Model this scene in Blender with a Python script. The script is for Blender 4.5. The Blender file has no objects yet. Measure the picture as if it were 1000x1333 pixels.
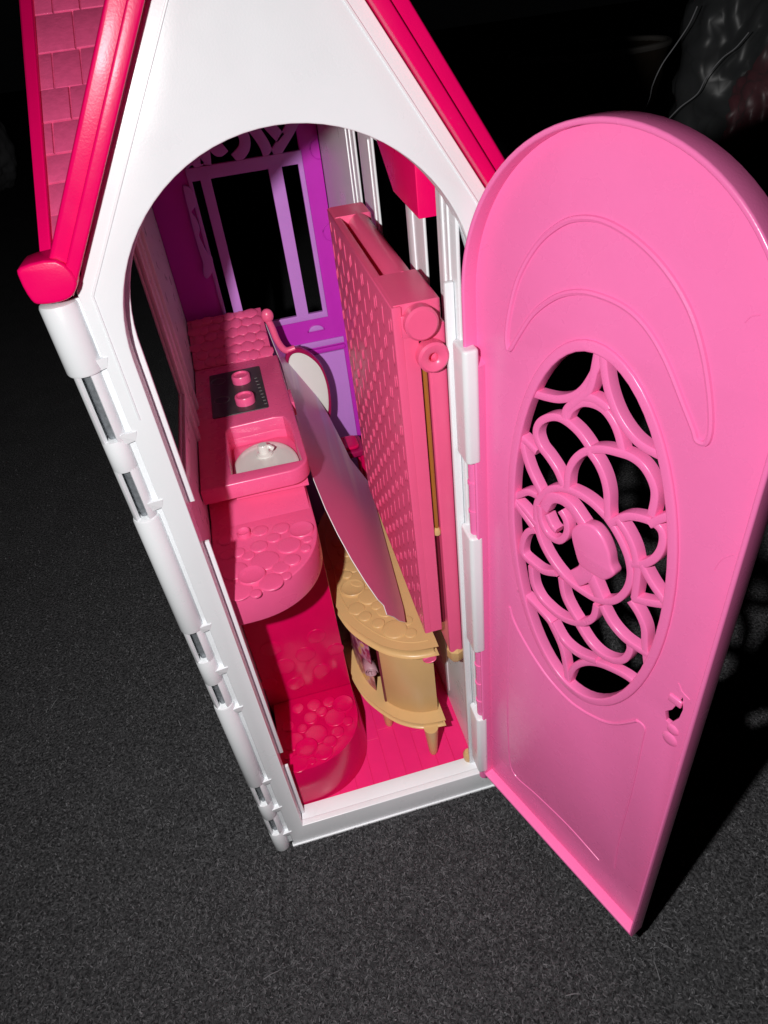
import bpy, bmesh, math, random
import numpy as np
from mathutils import Matrix, Vector
random.seed(7)
rng = np.random.default_rng(7)

# ------------------------------------------------------------------ camera, light, exposure
sc = bpy.context.scene
CAM = np.array([0.0836, -0.3765, 0.7027])
RIGHT = np.array([0.9645, -0.2411, -0.1077]); FWD = np.array([0.1277, 0.7828, -0.6090])
FWD /= np.linalg.norm(FWD); RIGHT -= RIGHT @ FWD * FWD; RIGHT /= np.linalg.norm(RIGHT)
UP = np.cross(RIGHT, FWD)
FPX = 870.0                                   # focal length for a picture 1000 wide
cd = bpy.data.cameras.new('camera'); cam = bpy.data.objects.new('camera', cd)
sc.collection.objects.link(cam); sc.camera = cam
cd.sensor_fit = 'HORIZONTAL'; cd.sensor_width = 36.0; cd.lens = 36.0 * FPX / 1000.0
cd.clip_start = 0.01; cd.clip_end = 60
cam.matrix_world = Matrix(((RIGHT[0], UP[0], -FWD[0], CAM[0]), (RIGHT[1], UP[1], -FWD[1], CAM[1]),
                           (RIGHT[2], UP[2], -FWD[2], CAM[2]), (0, 0, 0, 1)))
w = bpy.data.worlds.new('World'); sc.world = w; w.use_nodes = True
w.node_tree.nodes['Background'].inputs[0].default_value = (0.9, 0.95, 1.0, 1)
w.node_tree.nodes['Background'].inputs[1].default_value = 0.0008
# the small hard lamp held left of the lens
ld = bpy.data.lights.new('flash_lamp', 'SPOT'); lamp = bpy.data.objects.new('flash_lamp', ld)
sc.collection.objects.link(lamp); lamp.location = (-0.010, -0.338, 0.703)
aim = Vector((0.14, 0.0, 0.35)) - lamp.location; lamp.rotation_euler = aim.to_track_quat('-Z', 'Y').to_euler()
ld.spot_size = math.radians(180); ld.spot_blend = 1.0
ld.energy = 1.0; ld.shadow_soft_size = 0.007; ld.color = (1.0, 0.985, 0.97)
ld.use_nodes = True
lt = ld.node_tree; em = lt.nodes['Emission']
fo = lt.nodes.new('ShaderNodeLightFalloff'); fo.inputs['Strength'].default_value = 66.0; fo.inputs['Smooth'].default_value = 1.2
lt.links.new(fo.outputs['Quadratic'], em.inputs['Strength'])
sc.view_settings.view_transform = 'Standard'; sc.view_settings.look = 'None'
sc.view_settings.exposure = 0.0; sc.view_settings.gamma = 1.0; sc.view_settings.use_curve_mapping = False
sc.cycles.max_bounces = 8; sc.cycles.diffuse_bounces = 5; sc.cycles.glossy_bounces = 4

# ------------------------------------------------------------------ helpers
def ray(p):
    return RIGHT * (p[0] - 500) / FPX - UP * (p[1] - 666.5) / FPX + FWD
def onplane(p, n, o):
    r = ray(p); n = np.array(n, float); t = (np.array(o, float) - CAM) @ n / (r @ n); return CAM + t * r
def fy(p, y): return onplane(p, (0, 1, 0), (0, y, 0))
def gz(p, z): return onplane(p, (0, 0, 1), (0, 0, z))
def gx(p, x): return onplane(p, (1, 0, 0), (x, 0, 0))

MATS = {}
def mat(name, col, rough=0.35, var=0.06, scale=60, bump=0.03, bscale=900, metal=0.0, spec=0.5, sss=0.0, trans=0.0, alpha=1.0, coat=0.0, speck=0.0):
    m = bpy.data.materials.new(name); m.use_nodes = True; nt = m.node_tree; b = nt.nodes['Principled BSDF']
    tc = nt.nodes.new('ShaderNodeTexCoord')
    n1 = nt.nodes.new('ShaderNodeTexNoise'); n1.inputs['Scale'].default_value = scale; n1.inputs['Detail'].default_value = 5
    nt.links.new(tc.outputs['Object'], n1.inputs['Vector'])
    r = nt.nodes.new('ShaderNodeMapRange'); r.inputs[3].default_value = 1 - var; r.inputs[4].default_value = 1 + var
    nt.links.new(n1.outputs['Fac'], r.inputs[0])
    mx = nt.nodes.new('ShaderNodeVectorMath'); mx.operation = 'SCALE'; mx.inputs[0].default_value = col[:3]
    nt.links.new(r.outputs[0], mx.inputs['Scale'])
    if speck:      # dust: sparse pale specks, gathered in patches
        vo = nt.nodes.new('ShaderNodeTexVoronoi'); vo.inputs['Scale'].default_value = 300; nt.links.new(tc.outputs['Object'], vo.inputs['Vector'])
        sr = nt.nodes.new('ShaderNodeMapRange'); sr.inputs[1].default_value = 0.07; sr.inputs[2].default_value = 0.03; nt.links.new(vo.outputs['Distance'], sr.inputs[0])
        pn = nt.nodes.new('ShaderNodeTexNoise'); pn.inputs['Scale'].default_value = 30; nt.links.new(tc.outputs['Object'], pn.inputs['Vector'])
        pr = nt.nodes.new('ShaderNodeMapRange'); pr.inputs[1].default_value = 0.60; pr.inputs[2].default_value = 0.72; nt.links.new(pn.outputs['Fac'], pr.inputs[0])
        mu = nt.nodes.new('ShaderNodeMath'); mu.operation = 'MULTIPLY'; nt.links.new(sr.outputs[0], mu.inputs[0]); nt.links.new(pr.outputs[0], mu.inputs[1])
        m2 = nt.nodes.new('ShaderNodeMath'); m2.operation = 'MULTIPLY'; m2.inputs[1].default_value = speck * 0.5; nt.links.new(mu.outputs[0], m2.inputs[0])
        mm = nt.nodes.new('ShaderNodeMix'); mm.data_type = 'RGBA'; nt.links.new(m2.outputs[0], mm.inputs[0]); nt.links.new(mx.outputs[0], mm.inputs[6])
        dc = (0.88, 0.74, 0.78) if min(col[:3]) < 0.6 else (0.45, 0.42, 0.42)
        mm.inputs[7].default_value = (*dc, 1); nt.links.new(mm.outputs[2], b.inputs['Base Color'])
    else: nt.links.new(mx.outputs[0], b.inputs['Base Color'])
    rr = nt.nodes.new('ShaderNodeMapRange'); rr.inputs[3].default_value = max(0.05, rough - 0.13); rr.inputs[4].default_value = rough + 0.15
    n3 = nt.nodes.new('ShaderNodeTexNoise'); n3.inputs['Scale'].default_value = 45; n3.inputs['Detail'].default_value = 6
    nt.links.new(tc.outputs['Object'], n3.inputs['Vector']); nt.links.new(n3.outputs['Fac'], rr.inputs[0])
    nt.links.new(rr.outputs[0], b.inputs['Roughness'])
    if bump:
        n2 = nt.nodes.new('ShaderNodeTexNoise'); n2.inputs['Scale'].default_value = bscale; n2.inputs['Detail'].default_value = 3
        nt.links.new(tc.outputs['Object'], n2.inputs['Vector'])
        bp = nt.nodes.new('ShaderNodeBump'); bp.inputs['Strength'].default_value = bump * 4; bp.inputs['Distance'].default_value = 0.0004
        nt.links.new(n2.outputs['Fac'], bp.inputs['Height']); nt.links.new(bp.outputs[0], b.inputs['Normal'])
    b.inputs['Metallic'].default_value = metal; b.inputs['Specular IOR Level'].default_value = spec
    b.inputs['Subsurface Weight'].default_value = sss; b.inputs['Subsurface Radius'].default_value = (0.004, 0.002, 0.002)
    b.inputs['Transmission Weight'].default_value = trans; b.inputs['Alpha'].default_value = alpha
    b.inputs['Coat Weight'].default_value = coat
    MATS[name] = m; return m

mat('white_plastic', (0.795, 0.815, 0.84), 0.30, 0.045, 16, speck=0.6)
mat('door_pink', (0.90, 0.185, 0.455), 0.27, 0.04, 35, speck=0.5)
mat('counter_pink', (0.80, 0.105, 0.27), 0.28, 0.05, speck=0.5)
mat('bed_pink', (0.84, 0.11, 0.255), 0.32, 0.05, speck=0.5)
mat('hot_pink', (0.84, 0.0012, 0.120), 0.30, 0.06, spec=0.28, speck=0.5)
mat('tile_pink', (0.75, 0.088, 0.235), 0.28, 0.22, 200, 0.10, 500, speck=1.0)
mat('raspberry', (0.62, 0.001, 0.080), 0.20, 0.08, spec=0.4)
mat('floor_pink', (0.78, 0.018, 0.16), 0.42, 0.07, spec=0.35)
mat('magenta_dark', (0.32, 0.004, 0.07), 0.22, 0.08)
mat('tan', (0.63, 0.40, 0.175), 0.32, 0.05, speck=0.5)
mat('purple', (0.50, 0.024, 0.44), 0.36, 0.05, spec=0.25)
mat('lilac', (0.50, 0.20, 0.60), 0.40, 0.05, spec=0.3)
mat('mirror_white', (0.70, 0.70, 0.66), 0.16, 0.03, bump=0)
mat('metal', (0.26, 0.28, 0.30), 0.34, 0.6, 300, 0.15, 500, metal=0.5)
mat('gold_rod', (0.36, 0.13, 0.025), 0.3, 0.1)
mat('slot_dark', (0.16, 0.01, 0.03), 0.5, 0.1)
mat('stove_black', (0.045, 0.042, 0.045), 0.34, 0.25, 120, 0.05)
mat('stove_mark', (0.13, 0.12, 0.12), 0.4, 0.1)
mat('paper_white', (0.72, 0.72, 0.74), 0.6, 0.05)
mat('mauve', (0.42, 0.22, 0.26), 0.45, 0.1)
mat('grey_cloth', (0.10, 0.10, 0.105), 0.8, 0.3, 8, 0.2, 60)
mat('basket_brown', (0.035, 0.025, 0.016), 0.6, 0.4, 20, 0.2, 60)
mat('basket_rim', (0.14, 0.13, 0.12), 0.5, 0.5, 6)
mat('seam_grey', (0.34, 0.34, 0.36), 0.4, 0.2)
mat('bag_red', (0.30, 0.01, 0.04), 0.5, 0.4, 6)

def ramp_mat(name, kind):
    """printed card surfaces: flat print, and on the card a gloss reflection painted in"""
    m = bpy.data.materials.new(name); m.use_nodes = True; nt = m.node_tree; b = nt.nodes['Principled BSDF']
    tc = nt.nodes.new('ShaderNodeTexCoord'); mp = nt.nodes.new('ShaderNodeMapping')
    nt.links.new(tc.outputs['Object'], mp.inputs[0])
    wv = nt.nodes.new('ShaderNodeTexNoise'); cr = nt.nodes.new('ShaderNodeValToRGB')
    nt.links.new(mp.outputs[0], wv.inputs['Vector'])
    if kind == 'card':
        mp.inputs['Scale'].default_value = (40, 2.2, 30); wv.inputs['Scale'].default_value = 1.0; wv.inputs['Detail'].default_value = 3
        sep = nt.nodes.new('ShaderNodeSeparateXYZ'); nt.links.new(tc.outputs['Object'], sep.inputs[0])
        mr = nt.nodes.new('ShaderNodeMapRange'); mr.inputs[1].default_value = 0.20; mr.inputs[2].default_value = 0.44
        nt.links.new(sep.outputs[1], mr.inputs[0])
        cr.color_ramp.elements[0].position = 0.36; cr.color_ramp.elements[0].color = (0.66, 0.20, 0.46, 1)
        cr.color_ramp.elements[1].position = 0.62; cr.color_ramp.elements[1].color = (0.80, 0.70, 0.78, 1)  # pale lavender streaks: gloss reflection painted into the print towards the far end
        e = cr.color_ramp.elements.new(0.5); e.color = (0.50, 0.28, 0.58, 1)
        nt.links.new(wv.outputs['Fac'], cr.inputs[0])
        mx = nt.nodes.new('ShaderNodeMix'); mx.data_type = 'RGBA'; nt.links.new(mr.outputs[0], mx.inputs[0])
        mx.inputs[6].default_value = (0.90, 0.27, 0.55, 1); nt.links.new(cr.outputs[0], mx.inputs[7])
        nt.links.new(mx.outputs[2], b.inputs['Base Color'])
    else:
        mp.inputs['Scale'].default_value = (60, 60, 60); wv.inputs['Scale'].default_value = 1.3; wv.inputs['Detail'].default_value = 2
        els = cr.color_ramp.elements; els[0].position = 0.35; els[0].color = (0.28, 0.05, 0.16, 1)
        els[1].position = 0.68; els[1].color = (0.85, 0.58, 0.14, 1)
        e = els.new(0.46); e.color = (0.36, 0.03, 0.09, 1); e = els.new(0.56); e.color = (0.60, 0.32, 0.48, 1)
        nt.links.new(wv.outputs['Fac'], cr.inputs[0]); nt.links.new(cr.outputs[0], b.inputs['Base Color'])
    b.inputs['Roughness'].default_value = 0.33; b.inputs['Specular IOR Level'].default_value = 0.5; MATS[name] = m
ramp_mat('card_print_sheen', 'card'); ramp_mat('sticker_print', 'sticker')

def carpet_mat(name, lo, hi):
    m = bpy.data.materials.new(name); m.use_nodes = True; nt = m.node_tree; b = nt.nodes['Principled BSDF']
    tc = nt.nodes.new('ShaderNodeTexCoord')
    a = nt.nodes.new('ShaderNodeTexNoise'); a.inputs['Scale'].default_value = 330; a.inputs['Detail'].default_value = 4
    c = nt.nodes.new('ShaderNodeTexNoise'); c.inputs['Scale'].default_value = 14; c.inputs['Detail'].default_value = 4
    for n in (a, c): nt.links.new(tc.outputs['Object'], n.inputs['Vector'])
    cr = nt.nodes.new('ShaderNodeValToRGB'); cr.color_ramp.elements[0].position = 0.36; cr.color_ramp.elements[1].position = 0.72
    cr.color_ramp.elements[0].color = (*lo, 1); cr.color_ramp.elements[1].color = (*hi, 1)
    nt.links.new(a.outputs['Fac'], cr.inputs[0])
    mr = nt.nodes.new('ShaderNodeMapRange'); mr.inputs[3].default_value = 0.75; mr.inputs[4].default_value = 1.25
    nt.links.new(c.outputs['Fac'], mr.inputs[0])
    mx = nt.nodes.new('ShaderNodeVectorMath'); mx.operation = 'SCALE'
    nt.links.new(cr.outputs[0], mx.inputs[0]); nt.links.new(mr.outputs[0], mx.inputs['Scale']); nt.links.new(mx.outputs[0], b.inputs['Base Color'])
    bp = nt.nodes.new('ShaderNodeBump'); bp.inputs['Strength'].default_value = 1.0; bp.inputs['Distance'].default_value = 0.004
    nt.links.new(a.outputs['Fac'], bp.inputs['Height']); nt.links.new(bp.outputs[0], b.inputs['Normal'])
    b.inputs['Roughness'].default_value = 0.95; b.inputs['Specular IOR Level'].default_value = 0.1
    MATS[name] = m
carpet_mat('carpet', (0.014, 0.014, 0.015), (0.085, 0.084, 0.088))

def bag_mat():
    m = bpy.data.materials.new('bag_film'); m.use_nodes = True; nt = m.node_tree; b = nt.nodes['Principled BSDF']
    b.inputs['Base Color'].default_value = (0.11, 0.115, 0.12, 1); b.inputs['Roughness'].default_value = 0.34
    b.inputs['Specular IOR Level'].default_value = 0.6; b.inputs['Alpha'].default_value = 0.40
    tc = nt.nodes.new('ShaderNodeTexCoord'); n1 = nt.nodes.new('ShaderNodeTexNoise'); n1.inputs['Scale'].default_value = 7; n1.inputs['Detail'].default_value = 5
    n1.noise_type = 'RIDGED_MULTIFRACTAL'; nt.links.new(tc.outputs['Object'], n1.inputs['Vector'])
    bp = nt.nodes.new('ShaderNodeBump'); bp.inputs['Strength'].default_value = 0.5; bp.inputs['Distance'].default_value = 0.03
    nt.links.new(n1.outputs['Fac'], bp.inputs['Height']); nt.links.new(bp.outputs[0], b.inputs['Normal']); MATS['bag_film'] = m
bag_mat()

COL = sc.collection
def link(name, me, m=None, parent=None, smooth=40):
    o = bpy.data.objects.new(name, me); COL.objects.link(o)
    if m is not None and not me.materials: me.materials.append(MATS[m])
    if smooth and len(me.polygons):
        me.polygons.foreach_set('use_smooth', [True] * len(me.polygons)); me.set_sharp_from_angle(angle=math.radians(smooth))
    if parent is not None:
        o.parent = parent
        if parent.type == 'EMPTY': o.matrix_parent_inverse = Matrix.Translation(parent.location).inverted()
    return o
def thing(name, label, cat, loc, group=None):
    e = bpy.data.objects.new(name, None); COL.objects.link(e); e.location = loc; e.empty_display_size = 0.02
    e['label'] = label; e['category'] = cat
    if group: e['group'] = group
    return e
def tag(o, label, cat, group=None):
    o['label'] = label; o['category'] = cat
    if group: o['group'] = group
    return o
def mesh(name, v, f):
    me = bpy.data.meshes.new(name); me.from_pydata([tuple(map(float, p)) for p in v], [], [tuple(map(int, q)) for q in f]); me.update(); return me
def finish(bm, name):
    bmesh.ops.recalc_face_normals(bm, faces=bm.faces); me = bpy.data.meshes.new(name); bm.to_mesh(me); bm.free(); return me

# plane frames: origin, a axis, b axis, normal (the direction of thickness)
XZ = ((0, 0, 0), (1, 0, 0), (0, 0, 1), (0, 1, 0))      # facing front, thickness runs +y
YZ = ((0, 0, 0), (0, 1, 0), (0, 0, 1), (1, 0, 0))
XY = ((0, 0, 0), (1, 0, 0), (0, 1, 0), (0, 0, 1))
def plate_mesh(name, loops, t0, t1, frame, bev=0.0008, bres=2):
    """flat outline (with holes) given thickness t0..t1 along the frame normal, edges rounded"""
    cu = bpy.data.curves.new(name, 'CURVE'); cu.dimensions = '2D'; cu.fill_mode = 'BOTH'
    for lp in loops:
        s = cu.splines.new('POLY'); s.points.add(len(lp) - 1); s.use_cyclic_u = True
        for q, p in zip(s.points, lp): q.co = (p[0], p[1], 0, 1)
    h = (t1 - t0) / 2; bev = min(bev, h * 0.9)
    cu.extrude = h - bev; cu.bevel_depth = bev; cu.bevel_resolution = bres; cu.offset = -bev
    ob = bpy.data.objects.new(name, cu); COL.objects.link(ob)
    dg = bpy.context.evaluated_depsgraph_get(); me = bpy.data.meshes.new_from_object(ob.evaluated_get(dg))
    bpy.data.objects.remove(ob); bpy.data.curves.remove(cu)
    O, a, b, n = (np.array(k, float) for k in frame)
    co = np.empty(len(me.vertices) * 3); me.vertices.foreach_get('co', co); co = co.reshape(-1, 3)
    P = O + co[:, :1] * a + co[:, 1:2] * b + (co[:, 2:] + (t0 + t1) / 2) * n
    me.vertices.foreach_set('co', P.ravel())
    bm = bmesh.new(); bm.from_mesh(me); bmesh.ops.remove_doubles(bm, verts=bm.verts, dist=1e-6)
    bmesh.ops.recalc_face_normals(bm, faces=bm.faces); bm.to_mesh(me); bm.free()
    me.name = name; me.materials.clear(); me.update(); return me
def plate(name, loops, t0, t1, frame, m, parent=None, bev=0.0008, smooth=35):
    return link(name, plate_mesh(name, loops, t0, t1, frame, bev), m, parent, smooth)
def rect(a0, a1, b0, b1): return [(a0, b0), (a1, b0), (a1, b1), (a0, b1)]
def rrect(a0, a1, b0, b1, r, n=6):
    out = []
    for cx, cy, s in ((a1 - r, b1 - r, 0), (a0 + r, b1 - r, 90), (a0 + r, b0 + r, 180), (a1 - r, b0 + r, 270)):
        for k in range(n + 1):
            t = math.radians(s + 90 * k / n); out.append((cx + r * math.cos(t), cy + r * math.sin(t)))
    return out
def box_mesh(name, x0, x1, y0, y1, z0, z1, bev=0.0008, seg=2):
    bm = bmesh.new(); bmesh.ops.create_cube(bm, size=1)
    for v in bm.verts: v.co = ((x0 + x1) / 2 + v.co.x * (x1 - x0), (y0 + y1) / 2 + v.co.y * (y1 - y0), (z0 + z1) / 2 + v.co.z * (z1 - z0))
    if bev: bmesh.ops.bevel(bm, geom=bm.edges[:], offset=bev, segments=seg, profile=0.5, affect='EDGES')
    return finish(bm, name)
def box(name, x0, x1, y0, y1, z0, z1, m, parent=None, bev=0.0008): return link(name, box_mesh(name, x0, x1, y0, y1, z0, z1, bev), m, parent)
def smooth_path(pts, n=6, closed=False):
    P = [np.array(p, float) for p in pts]; out = []
    N = len(P); rngk = range(N if closed else N - 1)
    for i in rngk:
        p0 = P[(i - 1) % N] if closed or i > 0 else P[i]; p1 = P[i]; p2 = P[(i + 1) % N]
        p3 = P[(i + 2) % N] if closed or i + 2 < N else P[(i + 1) % N]
        for k in range(n):
            t = k / n
            out.append(0.5 * (2 * p1 + (p2 - p0) * t + (2 * p0 - 5 * p1 + 4 * p2 - p3) * t * t + (3 * p1 - p0 - 3 * p2 + p3) * t ** 3))
    if not closed: out.append(P[-1])
    return out
def tube_mesh(name, path, r, seg=8, closed=False, ref=(0, 0, 1.0)):
    """round bar along a 3D path"""
    P = [np.array(p, float) for p in path]; N = len(P); v = []; f = []
    ref = np.array(ref, float)
    for i in range(N):
        a = P[(i - 1) % N] if (closed or i > 0) else P[i]; b = P[(i + 1) % N] if (closed or i < N - 1) else P[i]
        t = b - a; t /= np.linalg.norm(t) + 1e-12
        rf = ref if abs(t @ ref) < 0.95 else np.array((1.0, 0, 0))
        u = np.cross(t, rf); u /= np.linalg.norm(u); q = np.cross(u, t)
        rr = r[i] if hasattr(r, '__len__') else r
        for k in range(seg):
            c = 2 * math.pi * k / seg; v.append(P[i] + rr * (math.cos(c) * u + math.sin(c) * q))
    for i in range(N if closed else N - 1):
        j = (i + 1) % N
        for k in range(seg): f.append((i * seg + k, i * seg + (k + 1) % seg, j * seg + (k + 1) % seg, j * seg + k))
    if not closed: f.append(tuple(range(seg))[::-1]); f.append(tuple(range((N - 1) * seg, N * seg)))
    return mesh(name, v, f)
def lathe_mesh(name, prof, seg=24):
    """profile (radius, height) turned about z"""
    v = []; f = []; n = len(prof)
    for k in range(seg):
        a = 2 * math.pi * k / seg
        for r, h in prof: v.append((r * math.cos(a), r * math.sin(a), h))
    for k in range(seg):
        j = (k + 1) % seg
        for i in range(n - 1): f.append((k * n + i, j * n + i, j * n + i + 1, k * n + i + 1))
    bm = bmesh.new(); vs = [bm.verts.new(p) for p in v]
    for q in f: bm.faces.new([vs[i] for i in q])
    bmesh.ops.remove_doubles(bm, verts=bm.verts, dist=1e-7)
    bad = [q for q in bm.faces if q.calc_area() < 1e-14]
    if bad: bmesh.ops.delete(bm, geom=bad, context='FACES')
    return finish(bm, name)
def basis(o, a, b, n, s=(1, 1, 1)):
    return Matrix(((a[0] * s[0], b[0] * s[1], n[0] * s[2], o[0]), (a[1] * s[0], b[1] * s[1], n[1] * s[2], o[1]), (a[2] * s[0], b[2] * s[1], n[2] * s[2], o[2]), (0, 0, 0, 1)))
def inst(name, me, M, parent, m=None):
    if m and not me.materials: me.materials.append(MATS[m])
    o = bpy.data.objects.new(name, me); COL.objects.link(o); o.matrix_basis = M
    if parent is not None:
        o.parent = parent
        if parent.type == 'EMPTY': o.matrix_parent_inverse = Matrix.Translation(parent.location).inverted()
    return o
def smooth_me(me, ang=50):
    me.polygons.foreach_set('use_smooth', [True] * len(me.polygons)); me.set_sharp_from_angle(angle=math.radians(ang)); return me

# ------------------------------------------------------------------ the carpet
gm = mesh('carpet', [(-12, -6, 0), (14, -6, 0), (14, 16, 0), (-12, 16, 0)], [(0, 1, 2, 3)])
carpet = link('carpet', gm, 'carpet', None, 0); carpet['kind'] = 'structure'; carpet['label'] = 'dark grey short pile carpet under the toy house'
def fibres():
    n = 300000
    # denser near the house front, thinning outward
    d = rng.gamma(2.0, 0.27, n); th = rng.uniform(0, 2 * np.pi, n); x = 0.08 + d * np.cos(th) * 1.1; y = -0.05 + d * np.sin(th)
    keep = (y > -0.37) & ~((x > -0.004) & (x < 0.239) & (y > -0.002) & (y < 0.51)); x = x[keep]; y = y[keep]; n = len(x)
    a = rng.uniform(0, 2 * np.pi, n); L = rng.uniform(0.0020, 0.0052, n); wd = rng.uniform(0.00022, 0.00058, n); lift = rng.uniform(0.0004, 0.0026, n)
    bend = rng.normal(0, 0.9, n); ln_ = rng.random(n) < 0.00012; L[ln_] = 0.016; wd[ln_] = 0.0004; lift[ln_] = 0.004
    d0 = np.c_[np.cos(a), np.sin(a)]; d1 = np.c_[np.cos(a + bend), np.sin(a + bend)]
    p0 = np.c_[x, y]; p1 = p0 + d0 * L[:, None] * .5; p2 = p1 + d1 * L[:, None] * .5
    s0 = np.c_[-d0[:, 1], d0[:, 0]] * wd[:, None]; s1 = np.c_[-d1[:, 1], d1[:, 0]] * wd[:, None]
    V = np.empty((n, 6, 3))
    for k, (p, s, z) in enumerate(((p0, s0, -0.0003 + lift * 0), (p1, s0, lift), (p2, s1, lift * .35))):
        V[:, 2 * k, :2] = p - s; V[:, 2 * k + 1, :2] = p + s; V[:, 2 * k, 2] = z; V[:, 2 * k + 1, 2] = z + 0.0002
    V = V.reshape(-1, 3); b = np.arange(n)[:, None] * 6
    F = np.concatenate([b + np.array([[0, 1, 3, 2]]), b + np.array([[2, 3, 5, 4]])], 1).reshape(-1, 4)
    me = bpy.data.meshes.new('carpet_fibre'); me.vertices.add(len(V)); me.vertices.foreach_set('co', V.ravel())
    me.loops.add(F.size); me.loops.foreach_set('vertex_index', F.ravel().astype(np.int32))
    me.polygons.add(len(F)); me.polygons.foreach_set('loop_start', np.arange(0, F.size, 4, dtype=np.int32))
    me.update(calc_edges=True)
    col = me.attributes.new('tone', 'FLOAT', 'POINT')
    tv = rng.beta(1.3, 3.2, n); tv[ln_] = 1.0; t = np.repeat(tv, 6).astype(np.float32); col.data.foreach_set('value', t)
    m = bpy.data.materials.new('carpet_fibre'); m.use_nodes = True; nt = m.node_tree; bs = nt.nodes['Principled BSDF']
    at = nt.nodes.new('ShaderNodeAttribute'); at.attribute_name = 'tone'
    cr = nt.nodes.new('ShaderNodeValToRGB'); cr.color_ramp.elements[0].color = (0.012, 0.012, 0.013, 1); cr.color_ramp.elements[1].color = (0.155, 0.153, 0.160, 1)
    nt.links.new(at.outputs['Fac'], cr.inputs[0]); nt.links.new(cr.outputs[0], bs.inputs['Base Color']); bs.inputs['Roughness'].default_value = 0.9
    bs.inputs['Specular IOR Level'].default_value = 0.15
    me.materials.append(m)
    o = bpy.data.objects.new('carpet_fibre', me); COL.objects.link(o); o['kind'] = 'stuff'; o['label'] = 'dark grey loose carpet fibres around the toy house'
fibres()

# ------------------------------------------------------------------ the house shell
HW = 0.235; CX = 0.1175; EAVE = 0.598; APEX = 0.7815; OX0 = 0.0155; OX1 = 0.2195; OR = 0.102; OZC = 0.556; SILL = 0.033
house = thing('dollhouse', 'white plastic dollhouse with hot pink roof and open pink arched door', 'dollhouse', (CX, 0.25, 0))
def arch(x0, x1, zc, zb, n=40, r=None):
    c = (x0 + x1) / 2; r = r or (x1 - x0) / 2
    return [(x0, zb)] + [(c - r * math.cos(math.pi * k / n), zc + r * math.sin(math.pi * k / n)) for k in range(n + 1)] + [(x1, zb)]
front = plate('front_panel', [[(0, 0), (HW, 0), (HW, EAVE), (CX, APEX), (0, EAVE)], arch(OX0, OX1, OZC, SILL)], 0, 0.007, XZ, 'white_plastic', house, 0.0008)
front['label'] = 'white gable front with tall arched opening'
# thin raised border on the gable just inside its edge
k = 0.0065
bl = [(k, 0.52), (k, EAVE - 0.003), (CX, APEX - 0.0125), (HW - k, EAVE - 0.003), (HW - k, 0.52)]
bl2 = [(k + 0.0012, 0.52), (k + 0.0012, EAVE - 0.0035), (CX, APEX - 0.0147), (HW - k - 0.0012, EAVE - 0.0035), (HW - k - 0.0012, 0.52)]
plate('border_ridge', [bl + bl2[::-1]], -0.0007, 0.001, XZ, 'white_plastic', front, 0.0003)
# lip standing behind the opening
def lip(z0, z1, side, full=False):
    if full:
        o = arch(OX0 - 0.002, OX1 + 0.002, OZC, z0); i = arch(OX0 + 0.0032, OX1 - 0.0032, OZC, z0)
        plate('opening_lip', [o + i[::-1]], 0.0105, 0.0135, XZ, 'white_plastic', front, 0.0006)
    else:
        x = OX0 - 0.002 if side < 0 else OX1 - 0.0032
        box('opening_lip', x, x + 0.0060, 0.0136, 0.0166, z0, z1, 'white_plastic', front, 0.0006)
plate('opening_flange', [arch(OX0 - 0.0035, OX1 + 0.0035, OZC, SILL) + arch(OX0, OX1, OZC, SILL)[::-1]], 0.0066, 0.0135, XZ, 'white_plastic', front, 0.0005)
la = [(OX0 - 0.001, 0.446)] + [(CX - (OR + 0.001) * math.cos(t), OZC + OR * math.sin(t)) for t in np.linspace(0, 1.0, 14)] + [(CX - (OR - 0.0040 * (1 - t)) * math.cos(t), OZC + (OR - 0.0040 * (1 - t)) * math.sin(t)) for t in np.linspace(1.0, 0, 14)] + [(OX0 + 0.0040, 0.446)]
plate('opening_lip', [la], 0.0136, 0.0166, XZ, 'white_plastic', front, 0.0006)
lip(0.145, 0.410, -1); lip(SILL, 0.122, -1)
box('sill', OX0, OX1, 0.0072, 0.023, 0.004, SILL - 0.0006, 'white_plastic', front, 0.0008)
plate('base_edge', [rect(-0.001, HW, -0.0001, 0.0028)], -0.0016, 0.003, XZ, 'white_plastic', front, 0.0006)

# side walls with tall window openings
LX = 0.0045; RX = 0.210; DEP = 0.50
lw = plate('side_wall', [rect(0.0075, DEP, 0.002, 0.602), rect(0.058, 0.232, 0.425, 0.596)], 0.0018, LX, YZ, 'white_plastic', house)
lw['label'] = 'white wall on the hinge side, its window next to the kitchen unit'
for y0 in (0.232, 0.262, 0.30): box('wall_batten', LX - 0.0003, LX + 0.004, y0, y0 + 0.012, 0.36, 0.60, 'white_plastic', lw, 0.001)
box('window_ledge', LX - 0.0003, LX + 0.0035, 0.058, 0.235, 0.410, 0.424, 'white_plastic', lw, 0.001)
box('wall_batten', LX - 0.0003, LX + 0.004, 0.02, 0.05, 0.03, 0.597, 'white_plastic', lw, 0.0015)
rw = plate('side_wall', [rect(0.008, DEP, 0.002, 0.630), rect(0.045, 0.0765, 0.30, 0.614), rect(0.117, 0.214, 0.30, 0.614), rect(0.266, 0.287, 0.30, 0.614)], RX, 0.2125, YZ, 'white_plastic', house, 0.001)
rw['label'] = 'white wall behind the folded bed, with tall open slots'
for a, b in ((0.020, 0.023), (0.030, 0.036), (0.100, 0.116), (0.222, 0.228), (0.300, 0.309), (0.318, 0.321)):
    box('wall_batten', RX - 0.0010, RX + 0.0003, a, b, 0.05, 0.612, 'white_plastic', rw, 0.0005)
box('jamb_post', 0.2035, RX - 0.0003, 0.0138, 0.0185, SILL, 0.56, 'white_plastic', rw, 0.0012)

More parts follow.
